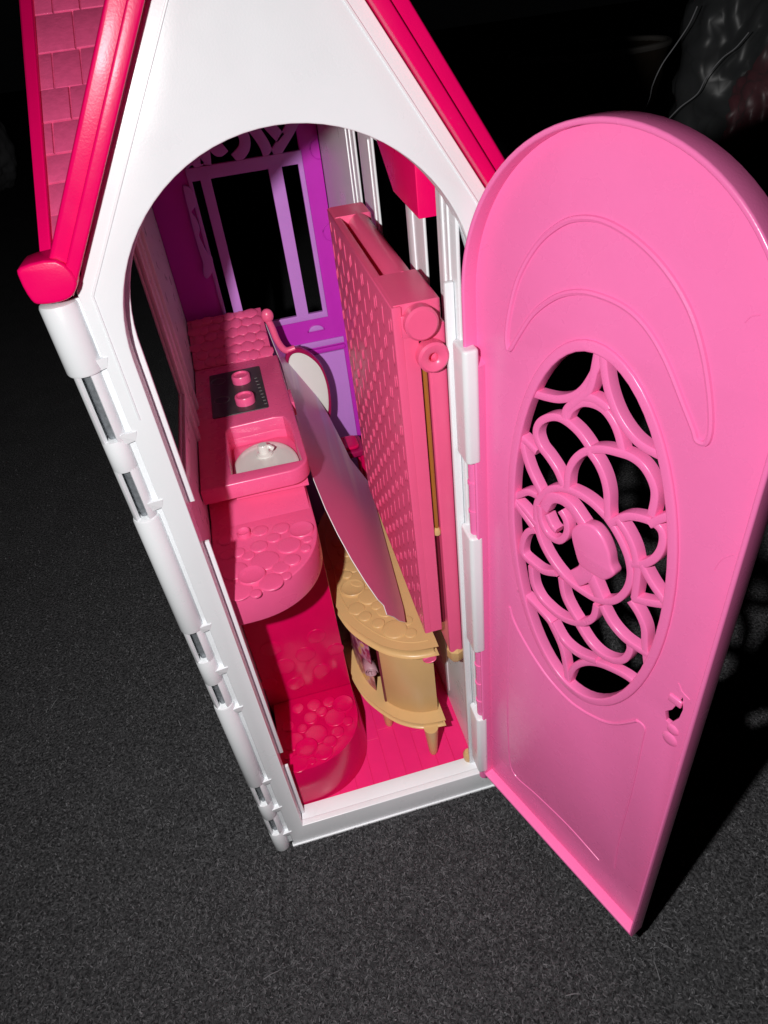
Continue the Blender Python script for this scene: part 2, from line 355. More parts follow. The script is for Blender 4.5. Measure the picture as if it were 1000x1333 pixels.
# back wall
bwall_hole = rect(0.0535, 0.1855, 0.3715, 0.615)
bw = plate('back_wall', [rect(LX, RX - 0.0005, 0.03, 0.66), bwall_hole], DEP, DEP + 0.006, XZ, 'purple', house, 0.001)
bw['label'] = 'purple end wall with open window and scrollwork'
wf = plate('window_frame', [rect(0.052, 0.187, 0.3695, 0.5705), rect(0.0565, 0.066, 0.3775, 0.5565), rect(0.078, 0.1455, 0.3775, 0.5565), rect(0.1615, 0.181, 0.3775, 0.5565)], DEP - 0.0025, DEP + 0.004, XZ, 'lilac', bw, 0.0008)
def scroll(px, wd):
    P = smooth_path([fy(p, DEP)[[0, 2]] for p in px], 6); Lf = []; Rt = []
    for i, p in enumerate(P):
        t = P[min(i + 1, len(P) - 1)] - P[max(i - 1, 0)]; t /= np.linalg.norm(t) + 1e-9; nrm = np.array((-t[1], t[0]))
        Lf.append(p + nrm * wd / 2); Rt.append(p - nrm * wd / 2)
    plate('scroll', [[tuple(q) for q in Lf] + [tuple(q) for q in Rt[::-1]]], DEP - 0.002, DEP + 0.003, XZ, 'lilac', bw, 0.0006)
for q in ([(352, 212), (345, 190), (332, 170), (318, 155)], [(353, 210), (364, 190), (376, 170), (386, 150)],
          [(306, 207), (318, 192), (316, 174), (300, 163), (284, 170), (277, 186), (284, 196), (292, 190)],
          [(268, 214), (266, 196), (262, 176)], [(262, 217), (250, 206), (238, 214)], [(366, 180), (352, 165), (340, 150)]):
    scroll(q, 0.0125)
# scalloped trim beside the window
sp = [(239, 241), (249, 245), (255, 258), (254, 268), (249, 275), (255, 283), (260, 296), (259, 306), (263, 315), (268, 325), (276, 334), (277, 350), (270, 361), (265, 356), (264, 340), (259, 325), (252, 300), (246, 275), (241, 255)]
plate('scallop_trim', [[tuple(q) for q in smooth_path([fy(p, DEP)[[0, 2]] for p in sp], 4, True)]], DEP - 0.005, DEP + 0.001, XZ, 'lilac', bw, 0.0006)
box('wall_panel', LX + 0.001, 0.2015, DEP - 0.003, DEP + 0.0005, 0.034, 0.3195, 'lilac', bw, 0.001)
box('rail', LX + 0.001, 0.2035, DEP - 0.005, DEP + 0.0005, 0.3215, 0.3275, 'purple', bw, 0.0014)
box('rail', LX + 0.001, 0.2035, DEP - 0.0025, DEP + 0.0005, 0.3295, 0.338, 'lilac', bw, 0.0008)
def half_ring(cx, cz, r, up):
    pts = [np.array((cx + r * 1.35 * math.cos(t), DEP - 0.0005, cz + r * math.sin(t) * up)) for t in np.linspace(0, math.pi, 14)]
    pts += [np.array((cx - r * 1.35 + 2.7 * r * s, DEP - 0.0005, cz)) for s in np.linspace(0.1, 0.9, 6)]
    link('pull_outline', tube_mesh('pull_outline', pts, 0.0009, 6, True), 'purple', bw)
    plate('pull', [[(cx + r * 1.2 * math.cos(t), cz + 0.001 + r * 0.85 * math.sin(t) * up) for t in np.linspace(0, math.pi, 14)]], DEP - 0.0022, DEP + 0.001, XZ, 'lilac', bw, 0.0008)
half_ring(0.168, 0.352, 0.0085, 1)
for cz in (0.475, 0.568): 
    pts = [np.array((0.2085 - 0.0105 * math.sin(t), DEP - 0.0005, cz + 0.0105 * math.cos(t))) for t in np.linspace(0, math.pi, 14)]
    link('pull_outline', tube_mesh('pull_outline', pts, 0.0009, 6), 'purple', bw)

# floor of single planks
fl = box('floor_panel', LX, RX, 0.0232, DEP, 0.016, 0.0286, 'floor_pink', house, 0.0005)
fl['label'] = 'bright pink moulded plank floor'
PW = 0.0185
pm = [(box_mesh('plank', 0.00022, PW - 0.00022, 0.0001, ln - 0.0001, 0.0272, 0.0296, 0.00035, 1)) for ln in (0.075, 0.05)]
for i in range(11):
    y = 0.0236 - (0.035 * ((i * 5) % 7) / 7)
    x = LX + 0.0008 + i * PW
    while y < 0.33:
        ln = 0.075
        if y >= 0.0234: inst('plank', pm[0], Matrix.Translation((x, y, 0)), fl, 'floor_pink')
        else:
            cut = (box_mesh('plank', 0.00022, PW - 0.00022, 0.0236 - y, ln - 0.0001, 0.0272, 0.0296, 0.00035, 1)); inst('plank', cut, Matrix.Translation((x, y, 0)), fl, 'floor_pink')
        y += ln

# roof: rails along the gable, slabs behind them, tiled slope
SN = np.array((-0.842, 0.539)); SD = np.array((0.539, 0.842))
def slope_pt(s, off, side):
    p = np.array((0, EAVE)) + SD * s + SN * off
    return (p[0], p[1]) if side < 0 else (HW - p[0], p[1])
SL = 0.2185
cap = [(-0.0180, 0.6175), (-0.0206, 0.6120), (-0.0195, 0.6015), (-0.0160, 0.5985), (-0.0060, 0.5980), (0.0010, 0.6005), (0.0050, 0.6080), (-0.0010, 0.6180)]
for side in (-1, 1):
    slab = plate('roof_slab', [[slope_pt(-0.003, 0.0008, side), slope_pt(SL, 0.0008, side), slope_pt(SL + 0.003, 0.0055, side), slope_pt(-0.003, 0.0055, side)]], 0.012, DEP + 0.01, XZ, 'hot_pink', house, 0.0008)
    a, b = 0.0006, 0.0150
    rl = plate('gable_rail', [[slope_pt(0.0, a, side), slope_pt(SL, a, side), slope_pt(SL + 0.0085, b, side), slope_pt(-0.002, b, side)]], -0.009, 0.0115, XZ, 'hot_pink', slab, 0.0022)
    plate('gable_rail_step', [[slope_pt(0.004, 0.0002, side), slope_pt(SL, 0.0002, side), slope_pt(SL + 0.004, 0.0070, side), slope_pt(0.004, 0.0070, side)]], -0.0115, -0.0085, XZ, 'hot_pink', slab, 0.0014)
    capr = [tuple(q) for q in smooth_path(cap, 3, True)]
    plate('eave_end', [capr if side < 0 else [(HW - x, z) for x, z in capr]], -0.0125 if side < 0 else 0.0075, 0.010 if side < 0 else 0.012, XZ, 'hot_pink', slab, 0.0016)
plate('eave_block', [[(0.0745, 0.5835), (0.138, 0.5885), (0.178, 0.618), (0.190, 0.655), (0.0745, 0.655)]], 0.2065, 0.2335, YZ, 'hot_pink', slab, 0.0010)
TD = np.array((0, 0.824, 0.567)); TN = np.array((0, -0.567, 0.824)); TE = np.array((0, 0.012, 0.615))
tf = (TE, (1, 0, 0), TD, TN)
ts = plate('tiled_slope', [[(-0.008, 0), (0.0125, 0), (0.0125 + 0.3635 * 0.215, 0.215), (0.002, 0.215)]], -0.006, 0, tf, 'tile_pink', house, 0.0006)
ts['label'] = 'pink roof slope with raised tiles'
box_l = plate('roof_edge', [[(-0.0128, -0.004), (-0.0066, -0.004), (0.0042, 0.217), (-0.0044, 0.217)]], -0.0075, 0.0030, tf, 'hot_pink', ts, 0.0014)
rows = [0.004, 0.024, 0.046, 0.066, 0.089, 0.114, 0.143, 0.175, 0.212]
for r in range(len(rows) - 1):
    SH = lambda x_, v_: x_ + 0.046 * v_ - 0.0055       # joints follow the splayed edge
    x = -0.0008 - (0.011 if r % 2 else 0.0)
    lim0, lim1 = 0.0115 + 0.3635 * rows[r], 0.0115 + 0.3635 * rows[r + 1]
    while x < lim1:
        wdt = random.choice((0.016, 0.019, 0.022)); x0 = max(x, -0.0010); x1 = x + wdt
        if x1 - x0 > 0.004 and x0 < lim1 - 0.003:
            hgt = 0.0012 + random.random() * 0.0007
            fr = (TE + np.array((0, 0, 0)), (1, 0, 0), TD, TN)
            me = plate_mesh('roof_tile', [[(SH(x0 + 0.0005, rows[r]), rows[r] + 0.0006), (max(SH(x0 + 0.001, rows[r]), min(SH(x1 - 0.0005, rows[r]), lim0)), rows[r] + 0.0006), (max(SH(x0 + 0.0015, rows[r + 1]), min(SH(x1 - 0.0005, rows[r + 1]), lim1)), rows[r + 1] - 0.0006), (SH(x0 + 0.0005, rows[r + 1]), rows[r + 1] - 0.0006)]], -0.0006, hgt, fr, 0.0005, 1)
            link('roof_tile', me, 'tile_pink', ts, 40)
        x = x1

# hinge strip down the free edge of the front
hs = plate('hinge_strip', [[(-0.0085, 0.004), (0.0005, 0.004), (0.0005, 0.594), (-0.0085, 0.594)]], 0.0035, 0.0085, XZ, 'white_plastic', house, 0.0008)
hs['label'] = 'white hinge strip with metal pins along the front edge'
AX, AY = -0.0118, 0.0045
def zt(p): return fy(p, 0.0)[2]
def barrel(z0, z1, r, cap=0.25, name='hinge_barrel'):
    c = cap * r; prof = [(0, z0), (r - c, z0), (r - c * .3, z0 + c * .3), (r, z0 + c), (r, z1 - c), (r - c * .3, z1 - c * .3), (r - c, z1), (0, z1)]
    prof = [q for q in prof]; me = smooth_me(lathe_mesh(name, prof, 28), 28); inst(name, me, Matrix.Translation((AX, AY, 0)), hs, 'white_plastic')
zs = [0.594, 0.5535, 0.510, 0.4885, 0.4510, 0.342, 0.3085, 0.2805, 0.2500, 0.1270, 0.0930, 0.0660, 0.0360, 0.0]
barrel(zs[1], zs[0], 0.0102, 0.18); barrel(zs[3], zs[2], 0.0078, 0.03); barrel(zs[5], zs[4], 0.0088, 0.22); barrel(zs[7], zs[6], 0.0078, 0.03)
barrel(zs[9], zs[8], 0.0087, 0.22); barrel(zs[11], zs[10], 0.0078, 0.03); barrel(zs[13] + 0.001, zs[12], 0.0082, 0.2)
inst('pin_hole', smooth_me(lathe_mesh('pin_hole', [(0, 0), (0.0034, 0), (0.0034, 0.0006), (0, 0.0006)], 16)), Matrix.Translation((AX, AY, zs[0] - 0.0002)), hs, 'metal')
for a, b in ((zs[1], zs[2]), (zs[3], zs[4]), (zs[5], zs[6]), (zs[7], zs[8]), (zs[9], zs[10]), (zs[11], zs[12])):
    z1, z0 = a, b
    me = smooth_me(lathe_mesh('hinge_pin', [(0, z0), (0.0030, z0), (0.0030, z1), (0, z1)], 14), 35); inst('hinge_pin', me, Matrix.Translation((AX, AY + 0.0005, 0)), hs, 'metal')
    g0 = math.radians(262); ho = math.radians(31); ro, ri = 0.0078, 0.0050
    arc = [(AX + ro * math.cos(t), AY + ro * math.sin(t)) for t in np.linspace(g0 + ho, g0 + 2 * math.pi - ho, 26)] + [(AX + ri * math.cos(t), AY + ri * math.sin(t)) for t in np.linspace(g0 + 2 * math.pi - ho, g0 + ho, 26)]
    plate('slot_wall', [arc], z0 - 0.0015, z1 + 0.0015, XY, 'white_plastic', hs, 0.0007, 50)
for p in ((124, 468), (167, 563.5), (198, 653), (262, 815), (289, 870), (308, 921), (346, 1016), (362, 1051), (375, 1083)):
    z = zt(p)
    me = mesh('hinge_rib', [(-0.0075, -0.0018, z), (0.0030, -0.0006, z), (-0.0075, 0.0040, z), (0.0030, 0.0040, z), (-0.0062, 0.0, z - 0.0075), (0.0008, 0.0, z - 0.006), (-0.0062, 0.004, z - 0.0075), (0.0008, 0.004, z - 0.006)],
              [(0, 1, 3, 2), (4, 6, 7, 5), (0, 4, 5, 1), (2, 3, 7, 6), (0, 2, 6, 4), (1, 5, 7, 3)])
    link('hinge_rib', me, 'white_plastic', hs, 30)

# ------------------------------------------------------------------ the arched door, swung open
DK = 0.978                                    # the open door stands a little nearer than the frame
DL = CAM * np.array((1, 1, 0)) + DK * (np.array((0.2141, -0.0006, 0.0)) - CAM * np.array((1, 1, 0))); DU = np.array((0.3420, -0.9397, 0.0)); DN = np.array((0.9397, 0.3420, 0.0)); DZ = np.array((0, 0, 1.0))
DF = (DL, DU, DZ, DN)                         # thickness runs away from the camera
FD = 0.0095                                   # depth of the recessed face below the rim
def duv(p, d=FD):
    P = onplane(p, DN, DL + d * DN); return np.array(((P - DL) @ DU, P[2]))
def d3(uv, d): return DL + DU * uv[0] + DZ * uv[1] + DN * d
dzk = lambda z: CAM[2] - DK * (CAM[2] - z)
U0, U1, DB, DR = -0.0085 * DK, 0.1955 * DK, dzk(0.0305), 0.102 * DK
DZC = dzk(0.551); DC = (U0 + U1) / 2
def door_outline(ins, n=48):
    a = [(DC + (DR - ins) * math.cos(t), DZC + (DR - ins) * math.sin(t)) for t in np.linspace(0, math.pi, n)]
    e = max(ins, 0)
    return [(U1 - e, DB + e)] + a + [(U0 + e, dzk(0.520)), (U0 + e + 0.001, dzk(0.5145)), (U0 + e + 0.0045, dzk(0.5100)), (U0 + e + 0.0075, dzk(0.5075)), (U0 + e + 0.0075, DB + e)]
A = lambda x, y: (660 + x / 4.545, 440 + y / 4.545)
B = lambda x, y: (660 + x / 4.545, 670 + y / 4.545)
ep = np.array([duv(p) for p in (A(450, 45), A(390, 55), A(280, 165), A(150, 325), A(75, 590), A(610, 130), A(750, 350), A(860, 640), A(915, 900), B(940, 300), B(930, 400), B(880, 700), B(810, 860), B(720, 985), B(600, 1058), B(480, 1048), B(350, 985), B(250, 860), B(165, 680), B(105, 490), B(62, 260), B(45, 30))])
ec = ep.mean(0); q = ep - ec
cf = np.linalg.lstsq(np.c_[q[:, 0] ** 2, q[:, 1] ** 2, q[:, 0] * q[:, 1], q[:, 0], q[:, 1]], np.ones(len(q)), rcond=None)[0]
Q = np.array(((cf[0], cf[2] / 2), (cf[2] / 2, cf[1]))); c0 = np.linalg.solve(-2 * Q, cf[3:]); kk = 1 + c0 @ Q @ c0
ev, evec = np.linalg.eigh(Q / kk); ecen = ec + c0 + np.array((0.0018, 0.0))
def ell(grow=0.0, n=64):
    r = 1 / np.sqrt(ev) + grow
    return [tuple(ecen + evec[:, 0] * r[0] * math.cos(t) + evec[:, 1] * r[1] * math.sin(t)) for t in np.linspace(0, 2 * math.pi, n, endpoint=False)]
kp = [(866, 926), (875, 924), (885, 913), (889, 908), (889, 924), (884, 935), (872, 942), (867, 938)]
key = [tuple(duv(p)) for p in kp]
door = plate('door', [door_outline(0.0012), ell(), key], FD, FD + 0.0032, DF, 'door_pink', house, 0.00025)
door['label'] = 'pink arched door swung open, with oval lattice window'
plate('door_rim', [door_outline(0), door_outline(0.0028)], 0.0, FD + 0.0045, DF, 'door_pink', door, 0.0011)
# ring round the oval
plate('oval_ring', [ell(0.0062), ell(-0.0002)], FD - 0.0018, FD + 0.0066, DF, 'door_pink', door, 0.0011)
def ridge(px, wd=0.0016, name='ridge', closed=False):
    P = [duv(p) for p in px]; P = smooth_path(P, 5, closed)
    link(name, tube_mesh(name, [d3(p, FD + 0.0001) for p in P], wd / 2, 8, closed, DN), 'door_pink', door)
ridge([(664, 455), (660, 440), (664, 405), (676, 360), (700, 318), (730, 292), (757, 284), (790, 289), (830, 313), (868, 352), (898, 402), (915, 455), (924, 510), (926, 555), (920, 576), (908, 573), (903, 558), (890, 525), (868, 470), (845, 430), (820, 404), (790, 388), (757, 380), (725, 386), (695, 408), (676, 436)], 0.0034, 'crescent_ridge', True)
ridge([(664, 790), (668, 805), (678, 826), (695, 855), (717, 886), (745, 915), (775, 934), (800, 942), (830, 938)], 0.0026, 'panel_ridge')
ridge([(830, 938), (839, 947), (836, 965), (822, 1030), (806, 1090), (800, 1130)], 0.0018, 'panel_ridge')
ridge([(664, 790), (662, 830), (661, 900), (662, 965), (668, 1005), (700, 1036), (740, 1075), (780, 1120)], 0.0014, 'panel_ridge')
ridge([(612, 318), (618, 324), (628, 324), (634, 318)], 0.0007, 'mould_mark')
ridge([(970, 420), (978, 412), (990, 410)], 0.0007, 'mould_mark')
ridge([(930, 742), (940, 728), (955, 722)], 0.0007, 'mould_mark')
ridge([(884, 890), (888, 900), (898, 911)], 0.0011, 'scratch_ridge')
# latch pocket under the key slot
for p, r in (((872, 962), 0.0058), ((876, 950), 0.0045)):
    uv = duv(p); me = smooth_me(lathe_mesh('latch_boss', [(r, -0.0002), (r * 0.85, 0.0006), (r * 0.4, 0.0010), (0, 0.0011)], 18), 70)
    inst('latch_boss', me, basis(d3(uv, FD), DU, DZ, -DN), door, 'door_pink')
uv = duv((880, 912)); inst('latch_boss', smooth_me(box_mesh('latch_boss', -0.0045, 0.0045, -0.0030, 0.0030, -0.001, 0.0013, 0.0008)), basis(d3(uv, FD), DU, DZ, -DN), door, 'door_pink')
# lattice: every bar its own piece
def bar(pts, wd=0.0050, d0=-0.0002, d1=0.0064):
    G = [duv(p) for p in pts]
    for e in (0, -1):                         # run bars that end near the oval into its ring
        v_ = G[e] - ecen; rho = math.sqrt(v_ @ (Q / kk) @ v_)
        if 0.89 < rho < 1.04: G[e] = ecen + v_ * 1.035 / rho
    P = smooth_path(G, 5); d0 = FD + d0 + random.random() * 0.0005; d1 = FD + d1 + random.random() * 0.0006
    v = []; f = []; c = 0.0007
    for i, p in enumerate(P):
        t = P[min(i + 1, len(P) - 1)] - P[max(i - 1, 0)]; t /= np.linalg.norm(t) + 1e-9; n = np.array((-t[1], t[0])); h = wd / 2
        for o, d in ((-h, d1), (-h, d0 + c), (-h + c * 0.35, d0 + c * 0.35), (-h + c, d0), (h - c, d0), (h - c * 0.35, d0 + c * 0.35), (h, d0 + c), (h, d1)): v.append(d3(p + n * o, d))
    N = len(P)
    for i in range(N - 1):
        for k in range(8): f.append((i * 8 + k, i * 8 + (k + 1) % 8, (i + 1) * 8 + (k + 1) % 8, (i + 1) * 8 + k))
    f.append(tuple(range(8))[::-1]); f.append(tuple(range((N - 1) * 8, N * 8)))
    bm = bmesh.new(); bm.from_mesh(mesh('t', v, f)); link('lattice_bar', finish(bm, 'lattice_bar'), 'door_pink', door, 50)
AB = lambda L: [A(*p) for p in L]
BB = lambda L: [B(*p) for p in L]
for L in (AB([(540, 40), (530, 150), (490, 240), (440, 310), (380, 350), (300, 365), (220, 352), (130, 325)]),
          AB([(560, 50), (572, 200), (598, 330), (648, 460), (720, 570), (800, 645), (910, 735)]),
          AB([(525, 235), (490, 285), (440, 345), (390, 385), (345, 430), (335, 490)]),
          AB([(440, 352), (510, 365), (575, 410), (590, 430)]),
          AB([(348, 470), (372, 425), (430, 388), (500, 394), (565, 430), (618, 500), (652, 580), (678, 690)]),
          AB([(325, 875), (290, 790), (235, 705), (190, 645), (166, 570), (182, 510), (230, 477), (290, 472), (350, 502), (410, 555), (455, 612), (490, 668)]),
          AB([(350, 895), (358, 800), (390, 730), (440, 684), (500, 664), (570, 662), (650, 680), (725, 705), (790, 752), (838, 820), (868, 900), (868, 970), (850, 1050)]),
          AB([(478, 672), (530, 745), (568, 830), (588, 920), (590, 1010), (594, 1065)]),
          AB([(50, 565), (120, 630), (170, 680)]),
          AB([(92, 610), (100, 700), (130, 790), (168, 870), (205, 945)]),
          AB([(20, 950), (70, 930), (120, 915), (175, 940)]),
          AB([(50, 970), (90, 1010), (130, 1060), (170, 1110)]),
          BB([(580, 20), (632, 95), (682, 190), (714, 280), (724, 370), (700, 450), (645, 505), (580, 518), (510, 500), (430, 452), (350, 392), (285, 318), (228, 230), (188, 140), (168, 50), (168, -50), (195, -105), (250, -145), (330, -150), (420, -115), (500, -60), (580, 20)]),
          BB([(605, 55), (690, 18), (760, 18), (840, 42), (898, 84), (918, 140), (905, 210), (865, 265), (800, 296), (730, 292)]),
          BB([(650, 35), (700, 110), (742, 200), (762, 290)]),
          BB([(770, 300), (762, 400), (748, 505)]),
          BB([(735, 500), (820, 522), (930, 530)]),
          BB([(790, 300), (850, 410), (905, 520)]),
          BB([(840, 60), (900, 30), (960, 10)]),
          BB([(165, 95), (120, 105), (90, 160), (88, 235), (150, 296), (212, 338), (285, 350)]),
          BB([(60, -60), (100, 10), (150, 80)]),
          BB([(138, 310), (150, 410), (190, 495), (250, 560), (315, 610), (390, 640), (455, 642), (508, 608), (525, 540)]),
          BB([(315, 380), (332, 480), (368, 560), (410, 630)]),
          BB([(60, 440), (180, 560), (250, 640), (300, 735)]),
          BB([(262, 640), (320, 745), (390, 812), (460, 850), (525, 872)]),
          BB([(412, 655), (478, 760), (550, 832), (630, 868), (690, 858), (722, 805), (712, 750)]),
          BB([(552, 540), (608, 645), (680, 730), (760, 790), (835, 815)]),
          BB([(722, 515), (772, 590), (808, 680), (812, 780), (800, 860)]),
          BB([(350, 985), (385, 915), (445, 882), (520, 884), (600, 912), (690, 958), (750, 990)]),
          BB([(255, 650), (325, 810), (365, 960)])):
    bar(L)
# plain curl and leaf boss in the middle of the lattice
bar(AB([(215, 1010), (250, 955), (310, 955), (370, 1000), (420, 1070), (450, 1115)]), 0.0075)
bar(BB([(185, -50), (195, 40), (235, 120), (300, 158), (345, 120), (345, 45), (310, -20)]), 0.0050)
bar(BB([(230, 0), (262, 70), (290, 100)]), 0.0042)
boss = smooth_path([B(*p) for p in ((384, 105), (412, 62), (455, 48), (520, 70), (575, 140), (610, 228), (622, 300), (640, 352), (585, 385), (530, 362), (470, 322), (432, 290), (404, 205))], 4, True)
plate('boss', [[tuple(duv(p)) for p in boss]], FD - 0.0012, FD + 0.0068, DF, 'door_pink', door, 0.0016)
bar(BB([(400, 380), (450, 355), (470, 320)]), 0.012)
bar(BB([(470, 330), (510, 420), (545, 505)]), 0.0090)
# pivot pins of the door between the clips
HX, HY = 0.2128, -0.0030
for z0, z1 in ((0.373, 0.440), (0.145, 0.2415), (0.034, 0.052)):
    me = smooth_me(lathe_mesh('pivot_pin', [(0, z0), (0.0042, z0), (0.0042, z1), (0, z1)], 16), 35); inst('pivot_pin', me, Matrix.Translation((HX, HY, 0)), door, 'door_pink')
    k = z0 + 0.02
    while k < z1 - 0.01:
        inst('pivot_collar', smooth_me(lathe_mesh('pivot_collar', [(0, 0), (0.0050, 0), (0.0050, 0.002), (0, 0.002)], 16), 35), Matrix.Translation((HX, HY, k)), door, 'door_pink'); k += 0.026
# white hinge clips of the frame
for z0, z1 in ((0.4395, 0.524), (0.2415, 0.372), (0.052, 0.143)):
    me = plate_mesh('hinge_clip', [rrect(0.2055, 0.2165, -0.0105, 0.0125, 0.0036)], z0, z1, XY, 0.0018)
    link('hinge_clip', me, 'white_plastic', front, 35)
inst('pivot_foot', smooth_me(lathe_mesh('pivot_foot', [(0, 0.0325), (0.0048, 0.0325), (0.0058, 0.036), (0.0058, 0.043), (0.004, 0.046), (0, 0.046)], 16), 40), Matrix.Translation((0.2045, 0.0205, 0)), rw, 'tan')

# ------------------------------------------------------------------ kitchen unit
kit = thing('kitchen_unit', 'pink toy kitchen counter with black hob and white sink along the hinge side', 'kitchen unit', (0.055, 0.25, 0.0296))
CZ = 0.335; SZ = 0.372
def round_front(x0, x1, y0, y1, yb, n=20, p=2.2, flat=0.25):
    """flat at the back, quarter round at the free front corner"""
    xs = x0 + (x1 - x0) * flat; out = [(x0, yb), (x0, y0)]
    for k in range(n + 1):
        t = math.pi / 2 * k / n
        out.append((xs + (x1 - xs) * math.sin(t) ** (2 / p), y1 - (y1 - y0) * math.cos(t) ** (2 / p)))
    out.append((x1, yb)); return out
KX = LX + 0.0008
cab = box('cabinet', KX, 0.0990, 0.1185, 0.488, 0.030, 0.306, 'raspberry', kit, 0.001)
cnt = plate('counter', [round_front(KX, 0.0992, 0.0312, 0.1080, 0.470)], CZ - 0.031, CZ, XY, 'counter_pink', kit, 0.0014)
# sloping riser between worktop and sink block
rz = [(0.1240, CZ - 0.001), (0.1640, CZ + 0.0085), (0.1660, CZ + 0.0200), (0.1690, CZ + 0.0200), (0.1690, CZ - 0.001)]
plate('riser', [rz], KX + 0.001, 0.0975, YZ, 'counter_pink', kit, 0.0008)
# sink block with recess
S0, S1, SF, SB = KX + 0.0005, 0.1062, 0.1400, 0.402
so = rrect(S0, S1, SF, SB, 0.006, 5)
cr = 0.020; corner = [(S1 - cr + cr * math.sin(t), SF + cr - cr * math.cos(t)) for t in np.linspace(0, math.pi / 2, 12)]
so = [(S0, SF)] + corner + [(S1, SB), (S0, SB)]
rec = [tuple(gz(p, SZ)[:2]) for p in ((301, 617), (296, 585), (294, 562), (300, 556), (355, 543), (368, 542), (377, 550), (385, 575), (393, 598))]
sink = plate('sink_block', [so, rec], SZ - 0.0165, SZ, XY, 'counter_pink', kit, 0.0018)
ra = np.array(rec); x0, y0 = ra.min(0); x1, y1 = ra.max(0)
SD_ = 0.024                                   # depth of the recess
cen_ = ra.mean(0); big = [tuple(cen_ + (p - cen_) * 1.045) for p in ra]
plate('sink_wall', [big, rec], SZ - SD_ - 0.001, SZ - 0.0150, XY, 'counter_pink', sink, 0.0004)
plate('sink_floor', [big], SZ - SD_ - 0.004, SZ - SD_, XY, 'counter_pink', sink, 0.0004)
bx = np.array([gz(p, SZ - SD_ + 0.004)[:2] for p in ((304, 616), (389, 597))]); rx = np.linalg.norm(bx[1] - bx[0]) / 2; cxy = bx.mean(0)
ry = gz((346, 574), SZ - SD_ + 0.004)[1] - cxy[1]
bme = smooth_me(lathe_mesh('basin', [(1.0, 0.0), (1.0, 0.0034), (0.975, 0.0042), (0.93, 0.0044), (0.70, 0.0056), (0.66, 0.0052), (0.40, 0.0064), (0.36, 0.0060), (0.2, 0.0064), (0, 0.0064)], 44), 60)
yf = float(ra[[0, -1], 1].mean()) + 0.0006
bm = bmesh.new(); bm.from_mesh(bme); bmesh.ops.bisect_plane(bm, geom=bm.verts[:] + bm.edges[:] + bm.faces[:], plane_co=(0, (yf - cxy[1]) / ry, 0), plane_no=(0, 1, 0), clear_inner=True); bm.to_mesh(bme); bm.free()
bas = inst('basin', bme, basis((cxy[0], cxy[1], SZ - SD_), (1, 0, 0), (0, 1, 0), (0, 0, 1), (rx, ry, 1)), kit, 'mirror_white')
bas['label'] = 'white half-round sink basin with spout'
tz = SZ - SD_ + 0.0060; tp = gz((345, 592), tz)
M0 = bas.matrix_basis.inverted()
for o_ in (inst('tap', smooth_me(lathe_mesh('tap', [(0.0082, 0), (0.0082, 0.0020), (0.0052, 0.0030), (0.0052, 0.0105), (0.0042, 0.0120), (0, 0.0122)], 22), 40), Matrix.Translation(tp), bas, 'mirror_white'),
           link('tap_spout', tube_mesh('tap_spout', [(tp[0], tp[1], tp[2] + 0.0085), (tp[0] + 0.006, tp[1] - 0.002, tp[2] + 0.0095), (tp[0] + 0.0095, tp[1] - 0.003, tp[2] + 0.0065)], 0.0024, 10), 'mirror_white', bas)):
    o_.matrix_parent_inverse = M0
# hob
hc = [gz(p, SZ + 0.001)[:2] for p in ((278, 545), (351, 529), (337, 476), (271, 489))]
hx0 = (hc[0][0] + hc[3][0]) / 2; hx1 = (hc[1][0] + hc[2][0]) / 2; hy0 = (hc[0][1] + hc[1][1]) / 2; hy1 = (hc[2][1] + hc[3][1]) / 2
hob = plate('hob', [rrect(hx0, hx1, hy0, hy1, 0.003)], SZ - 0.0004, SZ + 0.0009, XY, 'stove_black', kit, 0.0004)
def ringpath(c, r, n=24): return [(c[0] + r * math.cos(2 * math.pi * k / n), c[1] + r * math.sin(2 * math.pi * k / n), c[2]) for k in range(n)]
for p in ((289, 521), (284, 497), (314, 491), (320, 519)):
    c = gz(p, SZ + 0.001); link('burner_ring', tube_mesh('burner_ring', ringpath((c[0], c[1], SZ + 0.0009), 0.0083), 0.0006, 6, True), 'stove_mark', hob)
for p in ((313, 489), (318, 516)):
    c = gz(p, SZ + 0.008)
    me = smooth_me(lathe_mesh('burner_knob', [(0.0105, 0), (0.0105, 0.0075), (0.0098, 0.0088), (0.0080, 0.0090), (0.0074, 0.0070), (0, 0.0066)], 28), 35)
    inst('burner_knob', me, Matrix.Translation((c[0], c[1], SZ + 0.0008)), hob, 'counter_pink')
for k in range(9):
    t = k / 8; c = gz((333 + 13 * t, 492 + 33 * t), SZ + 0.001)
    box('hob_mark', c[0] - 0.0017, c[0] + 0.0017, c[1] - 0.0009, c[1] + 0.0009, SZ + 0.0005, SZ + 0.0013, 'stove_mark', hob, 0.0003)
c = gz((370, 515), SZ); box('hinge_tab', S1 - 0.003, S1 + 0.0035, c[1] - 0.016, c[1] + 0.016, SZ - 0.018, SZ - 0.0015, 'counter_pink', kit, 0.0012)
